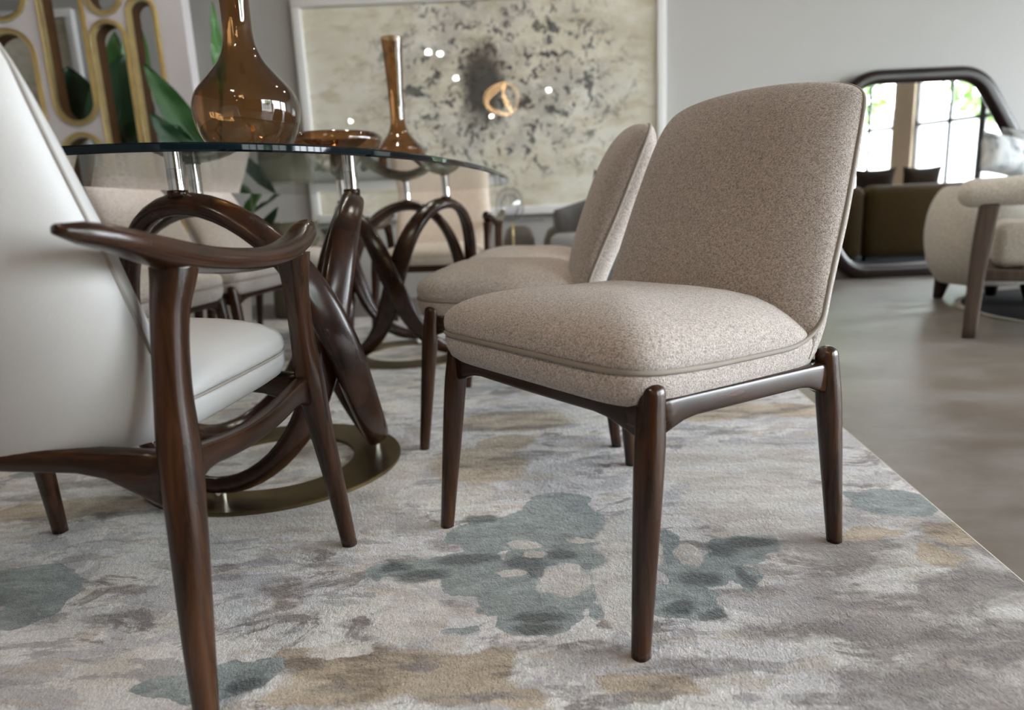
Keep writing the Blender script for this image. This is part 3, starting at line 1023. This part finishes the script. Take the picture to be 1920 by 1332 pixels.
def stadium(cx, z0, z1, hw, k=16):
    pts = []
    for t in np.linspace(0, np.pi, k): pts.append((cx + hw * math.cos(t), z1 - hw + hw * math.sin(t)))
    for t in np.linspace(np.pi, 2 * np.pi, k): pts.append((cx + hw * math.cos(t), z0 + hw + hw * math.sin(t)))
    return pts


cu = bpy.data.curves.new('panel', 'CURVE'); cu.dimensions = '2D'; cu.fill_mode = 'BOTH'; cu.extrude = DEP / 2 - .004
outer = [(-2.96, .02), (-1.775, .02), (-1.775, 2.56), (-2.96, 2.56)]
for poly in [outer] + [stadium(c, a, b, hi + RIM - .001) for c, a, b, hi in STADIA]:
    sp = cu.splines.new('POLY'); sp.points.add(len(poly) - 1); sp.use_cyclic_u = True
    for p, q in zip(sp.points, poly): p.co = (q[0], q[1], 0, 1)
tmp = bpy.data.objects.new('tmp', cu); COL.objects.link(tmp)
pm = bpy.data.meshes.new_from_object(tmp.evaluated_get(bpy.context.evaluated_depsgraph_get()))
bpy.data.objects.remove(tmp)
pm.transform(Matrix(((1, 0, 0, 0), (0, 0, -1, DEP / 2), (0, 1, 0, 0), (0, 0, 0, 1))))
pm.name = 'panel'; pm.materials.clear()
link('panel', pm, screen, 'white_lacquer', smooth=False)
for c, a, b, HI in STADIA:
    HO = HI + RIM
    po, pi_ = stadium(c, a, b, HO), stadium(c, a + (HO - HI), b - (HO - HI), HI)
    pm_ = stadium(c, a + (HO - HI) / 2, b - (HO - HI) / 2, (HO + HI) / 2)
    n = len(po)
    # front rim with a groove down its middle
    rings = [[V(p[0], y, p[1]) for p in pp] for pp, y in ((po, .02), (po, -.006), (stadium(c, a + .010, b - .010, HO - .010), -.008), (pm_, -.001), (stadium(c, a + .016, b - .016, HO - .016), -.008), (pi_, -.006), (pi_, .02))]
    mesh('brass_rim', *loft(rings, False, False), 'brass', screen, sharp=30)
    rings = [[V(p[0], y, p[1]) for p in pp] for pp, y in ((pi_, .018), (pi_, DEP), (stadium(c, a + .012, b - .012, HO - .012), DEP))]
    mesh('bronze_lining', *loft(rings, False, False), 'bronze_lining', screen, sharp=30)
for x in (-2.7, -1.95):
    mesh('foot', *box(x - .06, x + .06, -.12, .24, 0, .02), 'brass', screen, smooth=False)

# ------------------------------------------------------------------ plants


def leaf(parent, base, tip, width, bend, face, mat, stem_from):
    base, tip, stem_from = (np.array(q, float) for q in (base, tip, stem_from))
    ax = tip - base; Ln = np.linalg.norm(ax)
    f = np.array(face, float); f -= ax * (f @ ax) / Ln ** 2; f /= np.linalg.norm(f)
    side = np.cross(ax / Ln, f)
    nV, nU = 14, 6
    vs, fs, uvs = [], [], []
    for i in range(nV + 1):
        t = i / nV
        w = width / 2 * (math.sin(math.pi * min(1, t ** .75)) ** .75 if 0 < t < 1 else 0.02)
        c = base + ax * t + f * bend * math.sin(math.pi * t * .5) * t
        for j in range(nU + 1):
            u = j / nU * 2 - 1
            vs.append(c + side * u * w + f * (abs(u) * w * .32 + .006 * math.sin(t * 17 + u * 3))); uvs.append((u, t))
    for i in range(nV):
        for j in range(nU):
            a = i * (nU + 1) + j
            fs.append((a, a + 1, a + nU + 2, a + nU + 1))
    me = bpy.data.meshes.new('leaf'); me.from_pydata([tuple(map(float, q)) for q in vs], [], fs)
    ul = me.uv_layers.new(name='UVMap')
    for l in me.loops: ul.data[l.index].uv = uvs[l.vertex_index]
    o = link('leaf', me, parent, mat)
    sm = catmull([stem_from, stem_from * .45 + base * .55 + V(0, 0, -.05) + (base - stem_from) * V(-.15, -.15, 0), base, base + ax * .5 + f * bend * .35], 8)
    mesh('stem', *tube(sm, np.linspace(.012, .004, len(sm)), 6), 'leaf_dark', o)
    return o


def plant(loc, label, leaves, pr=.17, ph=.38):
    root = tag(empty('potted_plant', loc), label, 'plant')
    mesh('pot', *loft(lathe([(.0, 0), (pr * .72, 0), (pr * .80, .02), (pr, ph * .9), (pr, ph), (pr * .9, ph), (pr * .88, ph - .05), (0, ph - .05)], 32), False, False), 'pot_ceramic', root, sharp=40)
    mesh('soil', *loft(lathe([(pr * .885, ph - .048), (pr * .5, ph - .035), (.0, ph - .03)], 24), False, False), 'soil', root)
    L = V(*loc)
    for i, (b, t, w, bend, face, mat) in enumerate(leaves):
        a = i * 2.4
        leaf(root, b - L, t - L, w, bend, face, mat, (.05 * math.cos(a), .05 * math.sin(a), ph - .05))


PY = 4.75
plant((-2.42, PY, 0), 'leafy dark green plant standing behind the brass-lined screen', [
    (at_y(158, 238, 4.62), at_y(128, 128, 4.62), .27, .05, (.4, -1, .2), 'leaf_dark'),
    (at_y(215, 285, 4.55), at_y(242, 105, 4.7), .36, .04, (.3, -1, .1), 'leaf_dark'),
    (at_y(268, 290, 4.6), at_y(280, 130, 4.7), .24, .05, (-.3, -1, .1), 'leaf_dark'),
    (at_y(262, 200, 4.8), at_y(243, 12, 4.9), .17, .03, (.8, -1, .1), 'leaf_bright'),
    (at_y(222, 230, 4.9), at_y(215, 60, 4.95), .19, .02, (.5, -1, .2), 'leaf_bright'),
    (at_y(225, 300, 4.5), at_y(275, 225, 4.45), .16, .03, (.1, -1, .5), 'leaf_dark'),
])
plant((-1.62, 3.93, RUG_Z + .0005), 'leafy plant in front of the back wall, right of the brass-lined screen', [
    (at_y(392, 300, 4.05), at_y(270, 122, 4.0), .155, .03, (.2, -1, .45), 'leaf_mid'),
    (at_y(372, 320, 4.0), at_y(282, 215, 3.95), .13, .04, (.2, -1, .5), 'leaf_dark'),
    (at_y(415, 180, 4.05), at_y(394, 5, 4.1), .075, .02, (1, -.8, .0), 'leaf_bright'),
    (at_y(355, 300, 4.05), at_y(330, 232, 4.0), .12, .02, (.2, -1, .3), 'leaf_dark'),
    (at_y(455, 420, 4.1), at_y(512, 352, 3.9), .13, .05, (.0, -1, .6), 'leaf_bright'),
    (at_y(470, 470, 4.1), at_y(528, 385, 3.9), .08, .03, (.3, -1, .3), 'leaf_dark'),
    (at_y(470, 400, 4.1), at_y(545, 362, 3.95), .05, .03, (.3, -.6, .6), 'leaf_dark'),
], .14, .34)

# ------------------------------------------------------------------ floor mirror
MX, MZ0, MZ1 = 2.975, 0.0, 1.475
mir = tag(empty('floor_mirror', (MX, YB - .06, 0)), 'large rounded hexagonal floor mirror with dark wooden frame against the wall', 'mirror')


def hexpath(inset):
    hw_top, hw_mid = .455 - inset * .55, .93 - inset
    zc = (MZ0 + MZ1) / 2
    K = [(-hw_top, MZ1 - inset), (hw_top, MZ1 - inset), (hw_mid, zc), (hw_top, MZ0 + inset), (-hw_top, MZ0 + inset), (-hw_mid, zc)]
    out = []
    for i in range(6):
        p, a, b = (np.array(K[i], float), np.array(K[i - 1], float), np.array(K[(i + 1) % 6], float))
        r = .15
        s, e = p + (a - p) / np.linalg.norm(a - p) * r, p + (b - p) / np.linalg.norm(b - p) * r
        for t in np.linspace(0, 1, 9): out.append((1 - t) ** 2 * s + 2 * t * (1 - t) * p + t * t * e)
    return np.array(out)


hp = hexpath(.048)
P3 = np.array([(p[0], -.005, p[1]) for p in hp])
mesh('frame', *sweep(P3, (0, 1, 0), .055, .050, 3.2, 16, True), 'mahogany', mir)
n = len(hp); ip = hexpath(.055)
v = [(p[0], -.012, p[1]) for p in ip] + [(p[0], .0, p[1]) for p in ip]
mesh('mirror_glass', v, [tuple(range(n)), tuple(range(n, 2 * n))[::-1]] + [(j, (j + 1) % n, n + (j + 1) % n, n + j) for j in range(n)], 'steel_mirror', mir, smooth=False)

# ------------------------------------------------------------------ seating on the right


def pillowmesh(w, h, t, k=14):
    vs, fs = [], []
    for s in (1, -1):
        for i in range(k + 1):
            for j in range(k + 1):
                u, q = i / k * 2 - 1, j / k * 2 - 1
                e = max(0, (1 - u ** 4) * (1 - q ** 4)) ** .55
                pin = 1 - .07 * (1 - abs(u)) * abs(q) - .07 * (1 - abs(q)) * abs(u)
                vs.append((u * w / 2 * (1 - .10 * (1 - q * q)), s * t / 2 * e, q * h / 2 * (1 - .10 * (1 - u * u))))
    n = (k + 1) ** 2
    for s in (0, 1):
        for i in range(k):
            for j in range(k):
                a = s * n + i * (k + 1) + j
                fs.append((a, a + 1, a + k + 2, a + k + 1))
    return vs, fs


def soft_box(name, x0, x1, y0, y1, z0, z1, mat, parent, bev=.05):
    o = mesh(name, *box(x0, x1, y0, y1, z0, z1), mat, parent, smooth=False)
    md = o.modifiers.new('bevel', 'BEVEL'); md.width = bev; md.segments = 5
    o.data.polygons.foreach_set('use_smooth', [True] * 6)
    return o


def capsule(a, b, r, k=20):
    a, b = np.array(a, float), np.array(b, float); ax = (b - a) / np.linalg.norm(b - a)
    pts, rad = [], []
    for t in np.linspace(0, np.pi / 2, 7)[:-1]: pts.append(a - ax * r * math.cos(t)); rad.append(max(.003, r * math.sin(t)))
    for t in np.linspace(0, 1, 6): pts.append(a + (b - a) * t); rad.append(r)
    for t in np.linspace(np.pi / 2, 0, 7)[1:]: pts.append(b + ax * r * math.cos(t)); rad.append(max(.003, r * math.sin(t)))
    return sweep(pts, (0.11, 0.13, .98) if abs(ax[2]) < .8 else (1, .1, 0), np.array(rad), np.array(rad), 2, k)


lf = at_z(1816, 634, 0)
lc = tag(empty('lounge_chair', (lf[0], lf[1], .0045), math.radians(-34)), 'cream lounge chair with rolled arm and taupe wooden leg at the right edge', 'armchair')
for (x, y) in ((0, 0), (.72, 0), (0, .66), (.72, .66)):
    mesh('leg', *leg_mesh([(x, y, 0, .026), (x + .01, y, .3, .031), (x + .03, y, .56, .034)], 6, 16, False), 'taupe_wood', lc)
for y in (0, .66):
    mesh('armrest', *capsule((-.03, y, .60), (.80, y, .62), .058), 'white_boucle', lc)
soft_box('seat_cushion', .05, .78, .06, .60, .285, .475, 'white_boucle', lc, .055)
soft_box('seat_frame', .02, .76, .03, .63, .235, .283, 'taupe_wood', lc, .01)
mesh('backrest', *capsule((.80, .06, .64), (.80, .60, .64), .10), 'white_boucle', lc)
soft_box('back_cushion', .70, .86, .06, .60, .38, .72, 'white_boucle', lc, .06)

rc_p = at_z(1806, 575, 0)
rc = tag(empty('barrel_chair', (rc_p[0] + .225, rc_p[1] + .18, .0045)), 'round cream barrel chair behind the taupe-legged lounge chair', 'armchair')
prof = [(.0, .10), (.22, .10), (.27, .13), (.32, .22), (.345, .36), (.335, .49), (.30, .585), (.26, .63), (.21, .64), (.18, .62), (.16, .56), (.15, .46), (.0, .46)]
pr = catmull([(r, 0, z) for r, z in prof], 4)
mesh('barrel_body', *loft(lathe([(max(0.001, p[0] * .9), p[2]) for p in pr], 40), False, False), 'white_boucle', rc)
for a in (45, 135, 225, 315):
    x, y = .20 * math.cos(math.radians(a)), .20 * math.sin(math.radians(a))
    mesh('leg', *leg_mesh([(x * 1.1, y * 1.1, 0, .028), (x, y, .12, .045)], 2, 14, False), 'mahogany', rc)
for px, py, Y, rz, tilt, lab in ((1884, 292, 3.62, .15, .2, 'marbled grey and white pillow resting low on the round cream chair'), (1927, 280, 3.80, -.35, .15, 'marbled grey pillow behind another pillow at the right edge')):
    c = at_y(px, py, Y)
    o = mesh('throw_pillow', *pillowmesh(.28, .22, .11), 'marbled_pillow')
    o.location = tuple(c); o.rotation_euler = (-.25, tilt, rz)
    tag(o, lab, 'pillow', 'marbled pillows on the round chair')
# plinth under the near seat and dark round rug
dr = tag(empty('round_rug', (3.30, 3.32, 0)), 'dark round rug with pale border under the lounge chair', 'rug')
mesh('pile', *loft(lathe([(.001, .004), (.90, .004), (.905, .0008)], 64), False, False), 'dark_rug', dr)
mesh('binding', *loft(lathe([(.902, .0008), (.902, .0043), (.93, .0043), (.933, .0008)], 64), False, False), 'dark_rug_border', dr)

# brown sofa out of frame, seen in the mirror
bs = tag(empty('velvet_sofa', (4.28, 3.50, .0045)), 'long dark brown sofa seen from behind in the mirror', 'sofa')
soft_box('back', -.95, .95, .12, .36, .015, .69, 'brown_velvet', bs, .10)
soft_box('seat', -.95, .95, -.50, .11, .12, .42, 'brown_velvet', bs, .06)
for s in (-1, 1):
    soft_box('arm', min(s * .96, s * 1.16), max(s * .96, s * 1.16), -.5, .355, .015, .685, 'brown_velvet', bs, .07)
for x in (-.9, .9):
    for y in (-.4, .25):
        mesh('foot', *leg_mesh([(x, y, 0, .02), (x, y, .125, .028)], 2, 10, False), 'mahogany', bs)
for x, rz, lab in ((3.60, .06, 'dark brown cushion on the left of the sofa reflected in the mirror'), (4.06, -.06, 'dark brown cushion on the right of the sofa reflected in the mirror')):
    o = mesh('throw_pillow', *pillowmesh(.40, .42, .12), 'dark_brown_velvet')
    o.location = (x, 3.42, .655); o.rotation_euler = (-.12, 0, rz)
    tag(o, lab, 'pillow', 'brown sofa cushions')

# ------------------------------------------------------------------ background pieces beyond the table
st = at_y(978, 413, 4.62)
sd = tag(empty('side_table', (st[0], st[1], 0)), 'small round glass side table on a thin brass leg behind the table', 'table')
v, f = loft(lathe([(.001, st[2] - .01), (.146, st[2] - .01), (.15, st[2] - .006), (.15, st[2] - .003), (.146, st[2]), (.001, st[2])], 40), False, False)
mesh('glass_top', v, f, 'clear_glass', sd, sharp=30)
mesh('leg', *leg_mesh([(-.06, 0, .015, .008), (-.06, 0, st[2] - .011, .008)], 2, 10, False), 'brass', sd)
mesh('base', *loft(lathe([(.001, .0), (.12, 0), (.12, .012), (.001, .015)], 32, (-.06, 0, 0)), False, False), 'brass', sd, sharp=30)
pr = catmull([(.035, 0, 0), (.070, 0, .012), (.093, 0, .055), (.098, 0, .10), (.088, 0, .155), (.062, 0, .195), (.040, 0, .21)], 5)
v, f = loft(lathe([(p[0], p[2]) for p in pr], 36), False, False); f.append(tuple(range(36)))
o = mesh('glass_orb', v, f, 'clear_glass'); o.location = (st[0] - .075, st[1], st[2] + .001)
tag(o, 'clear round glass vase standing on the small glass side table', 'vase')
mesh('inner_glass', *loft(lathe([(.001, .02), (.05, .03), (.066, .08), (.062, .13), (.035, .17), (.001, .175)], 24), False, False), 'clear_glass', o)

gp = at_y(1128, 400, 4.45)
gc = tag(empty('tub_chair', (gp[0], gp[1], 0), math.radians(200)), 'grey tub chair against the back wall behind the beige chairs', 'armchair')
ang = np.radians(np.linspace(-120, 120, 33))
rings = []
for a in ang:
    h = .60 + .17 * math.cos(a * .62) ** 2; r = .30
    s = sec(.055, h / 2 - .06, 3.5, 14)
    c = V(-r * math.cos(a), r * math.sin(a), .12 + (h - .12) / 2 + .0)
    d = V(-math.cos(a), math.sin(a), 0)
    rings.append([c + d * (q[0] + .12 * max(0, q[1]) / .3 * .5) + V(0, 0, q[1]) for q in s])
mesh('back_shell', *loft(rings), 'grey_fabric', gc)
soft_box('seat_cushion', -.20, .28, -.24, .24, .20, .46, 'pale_blue_fabric', gc, .06)
for x, y in ((.2, .2), (.2, -.2), (-.2, .2), (-.2, -.2)):
    mesh('leg', *leg_mesh([(x * 1.1, y * 1.1, 0, .012), (x, y, .205, .018)], 2, 10, False), 'walnut', gc)
o = mesh('throw_pillow', *pillowmesh(.16, .13, .06), 'navy_fabric')
cc = at_y(1130, 342, 4.62); o.location = tuple(cc); o.rotation_euler = (-.2, .3, .4)
tag(o, 'small navy blue cushion on the back of the grey tub chair', 'pillow')
for px, lab in ((972, 'low rounded grey pouf below the glass side table'), (1048, 'low rounded grey pouf left of the grey tub chair')):
    q = at_y(px, 424, 4.9)
    o = mesh('pouf', *loft(lathe([(.001, 0), (.08, .0), (.10, .03), (.115, .15), (.112, q[2] - .10), (.085, q[2] - .025), (.05, q[2]), (.001, q[2] + .002)], 32), False, False), 'pouf_fabric')
    o.location = (q[0], q[1], 0)
    tag(o, lab, 'pouf', 'grey poufs by the back wall')

# olive drum and speckled stone vase, seen under the glass
dp = at_y(548, 440, 4.5)
dm = tag(empty('drum_table', (dp[0], dp[1], 0)), 'glossy olive-grey drum side table behind the far left chair', 'table')
mesh('drum', *loft(lathe([(.001, 0), (.155, 0), (.165, .02), (.150, .30), (.165, .58), (.165, .60)], 48), False, False), 'olive_lacquer', dm, sharp=35)
mesh('drum_top', *loft(lathe([(.001, .600), (.172, .600), (.176, .606), (.172, .612), (.001, .612)], 48), False, False), 'olive_lacquer', dm, sharp=35)
ep = at_y(617, 405, 4.3)
pr = catmull([(.06, 0, 0), (.11, 0, .05), (.145, 0, .20), (.14, 0, .36), (.10, 0, .47), (.06, 0, .53), (.065, 0, .56)], 5)
v, f = loft(lathe([(p[0], p[2]) for p in pr], 36), False, False); f.append(tuple(range(36)))
o = mesh('floor_vase', v, f, 'speckled_stone'); o.location = (ep[0], ep[1], .0)
tag(o, 'speckled grey and cream stone floor vase behind the table pedestal', 'vase')

# ------------------------------------------------------------------ ceiling lamps (seen as reflections)


def spot(x, y, watts=22):
    root = empty('ceiling_spotlight', (x, y, 0))
    mesh('housing', *loft(lathe([(.001, CEIL - .0005), (.06, CEIL - .0005), (.06, CEIL - .05), (.048, CEIL - .05), (.044, CEIL - .03), (.001, CEIL - .03)], 24), False, False), 'black_metal', root, sharp=30)
    mesh('bulb', *loft(lathe([(.020, CEIL - .032), (.034, CEIL - .052), (.038, CEIL - .072), (.030, CEIL - .092), (.001, CEIL - .100)], 20), False, False), 'spot_glow', root)
    l = bpy.data.lights.new('spot_beam', 'SPOT'); l.energy = watts; l.color = (1, .88, .74); l.spot_size = math.radians(95); l.spot_blend = .8; l.shadow_soft_size = .04
    lo = bpy.data.objects.new('spot_beam', l); COL.objects.link(lo); lo.parent = root; lo.location = (0, 0, CEIL - .115)
    return root


SPOTS = [(-1.02, -.33, 'ceiling spotlight, the left of the twin dots high in the painting reflection'), (-.86, -.46, 'ceiling spotlight, the right of the twin dots high in the painting reflection'),
         (-.76, -2.4, 'ceiling spotlight reflected as the single dot below the twin dots in the painting'), (-3.68, -7.2, 'ceiling spotlight reflected as the leftmost dot in the painting, above the bowl'),
         (.97, -4.06, 'ceiling spotlight reflected as the rightmost dot in the painting'), (-.24, -7.49, 'ceiling spotlight reflected as the dot just below the golden chandelier reflection'),
         (-.6, 2.65, 'ceiling spotlight above the near pedestal of the glass table'), (.9, 2.75, 'ceiling spotlight above the row of beige chairs'),
         (-.4, 3.4, 'ceiling spotlight above the far armchair'), (-2.2, 3.2, 'ceiling spotlight above the brass-lined screen'), (1.6, 3.6, 'ceiling spotlight above the open concrete floor')]
for x, y, lab in SPOTS:
    tag(spot(x, y, 15), lab, 'light', 'ceiling spotlights')

ch = tag(empty('chandelier', (.016, -1.4, 0)), 'gold ribbon-loop chandelier glowing warm, reflected in the large painting', 'chandelier')
for i in range(3):
    a = i * 1.05
    K = [V(.28 * math.cos(t), .12 * math.sin(2 * t + a), .24 * math.sin(t)) for t in np.linspace(0, 2 * np.pi, 10, endpoint=False)]
    K = [V(p[0] * math.cos(a) - p[1] * math.sin(a), p[0] * math.sin(a) + p[1] * math.cos(a), 2.40 + p[2]) for p in K]
    P = catmull(K, 6, True)
    mesh('light_ribbon', *sweep(P, P - V(0, 0, 2.4), .004, .010, 2.5, 10, True), 'chandelier_glow', ch)
mesh('suspension', *leg_mesh([(0, 0, 2.58, .006), (0, 0, CEIL - .02, .006)], 2, 8, False), 'brass', ch)
mesh('canopy', *loft(lathe([(.001, CEIL - .03), (.06, CEIL - .03), (.065, CEIL - .001), (.001, CEIL - .0005)], 24), False, False), 'brass', ch, sharp=30)

# ------------------------------------------------------------------ outside the windows (seen in the mirror)
gr = mesh('pavement', *box(-40, 60, -60, 40, -.16, -.12), 'pavement', smooth=False)
struct(gr)
bq = WP - WNORM * 12.0
bd = tag(empty('shop_building', (bq[0], bq[1], -.12), math.atan2(WD[1], WD[0])), 'pale rendered building across the street, seen in the mirror', 'building')
soft_box('facade', -9, 4, -5, -.3, 0, 3.4, 'render_wall', bd, .02)
mesh('cornice', *box(-9.1, 4.1, -.32, -.15, 3.1, 3.4), 'render_wall', bd, smooth=False)
for x in (-4.2, -1.2):
    mesh('sign', *box(x, x + 1.1, -.30, -.22, 1.75, 2.25), 'sign_board', bd, smooth=False)


def tree(x, y, h, rad, seed, label):
    r = random.Random(seed)
    root = tag(empty('street_tree', (x, y, -.12)), label, 'tree', 'street trees outside')
    mesh('trunk', *tube([(0, 0, 0), (.05, .03, h * .4), (-.04, .05, h * .75), (0, 0, h)], np.array([.11, .09, .07, .05]), 10), 'bark', root)
    for a in range(4):
        q = V(math.cos(a * 1.6) * rad * .6, math.sin(a * 1.6) * rad * .6, h + .3 * a)
        mesh('branch', *tube([(0, 0, h * .7), tuple(q * .5 + V(0, 0, h * .42)), tuple(q)], np.array([.05, .035, .015]), 6), 'bark', root)
    vs, fs = [], []
    for _ in range(1500):
        while True:
            p = V(r.uniform(-1, 1), r.uniform(-1, 1), r.uniform(-1, 1))
            if .35 < np.linalg.norm(p) < 1: break
        c = V(p[0] * rad, p[1] * rad, h + .25 + p[2] * rad * .72)
        d = V(r.gauss(0, 1), r.gauss(0, 1), r.gauss(0, .6)); d /= np.linalg.norm(d)
        e = np.cross(d, V(r.gauss(0, 1), r.gauss(0, 1), r.gauss(0, 1))); e /= np.linalg.norm(e)
        s = r.uniform(.10, .19); o = len(vs)
        vs += [c - d * s, c + e * s * .45, c + d * s, c - e * s * .45]; fs.append((o, o + 1, o + 2, o + 3))
    fo = mesh('foliage', vs, fs, 'tree_leaf', root, smooth=False)
    fo['kind'] = 'stuff'


tree(10.4, -3.6, 2.9, 1.7, 3, 'green street tree outside the window, on the right in the mirror')
tree(7.0, -6.0, 2.8, 1.6, 5, 'green street tree outside the window, on the left in the mirror')
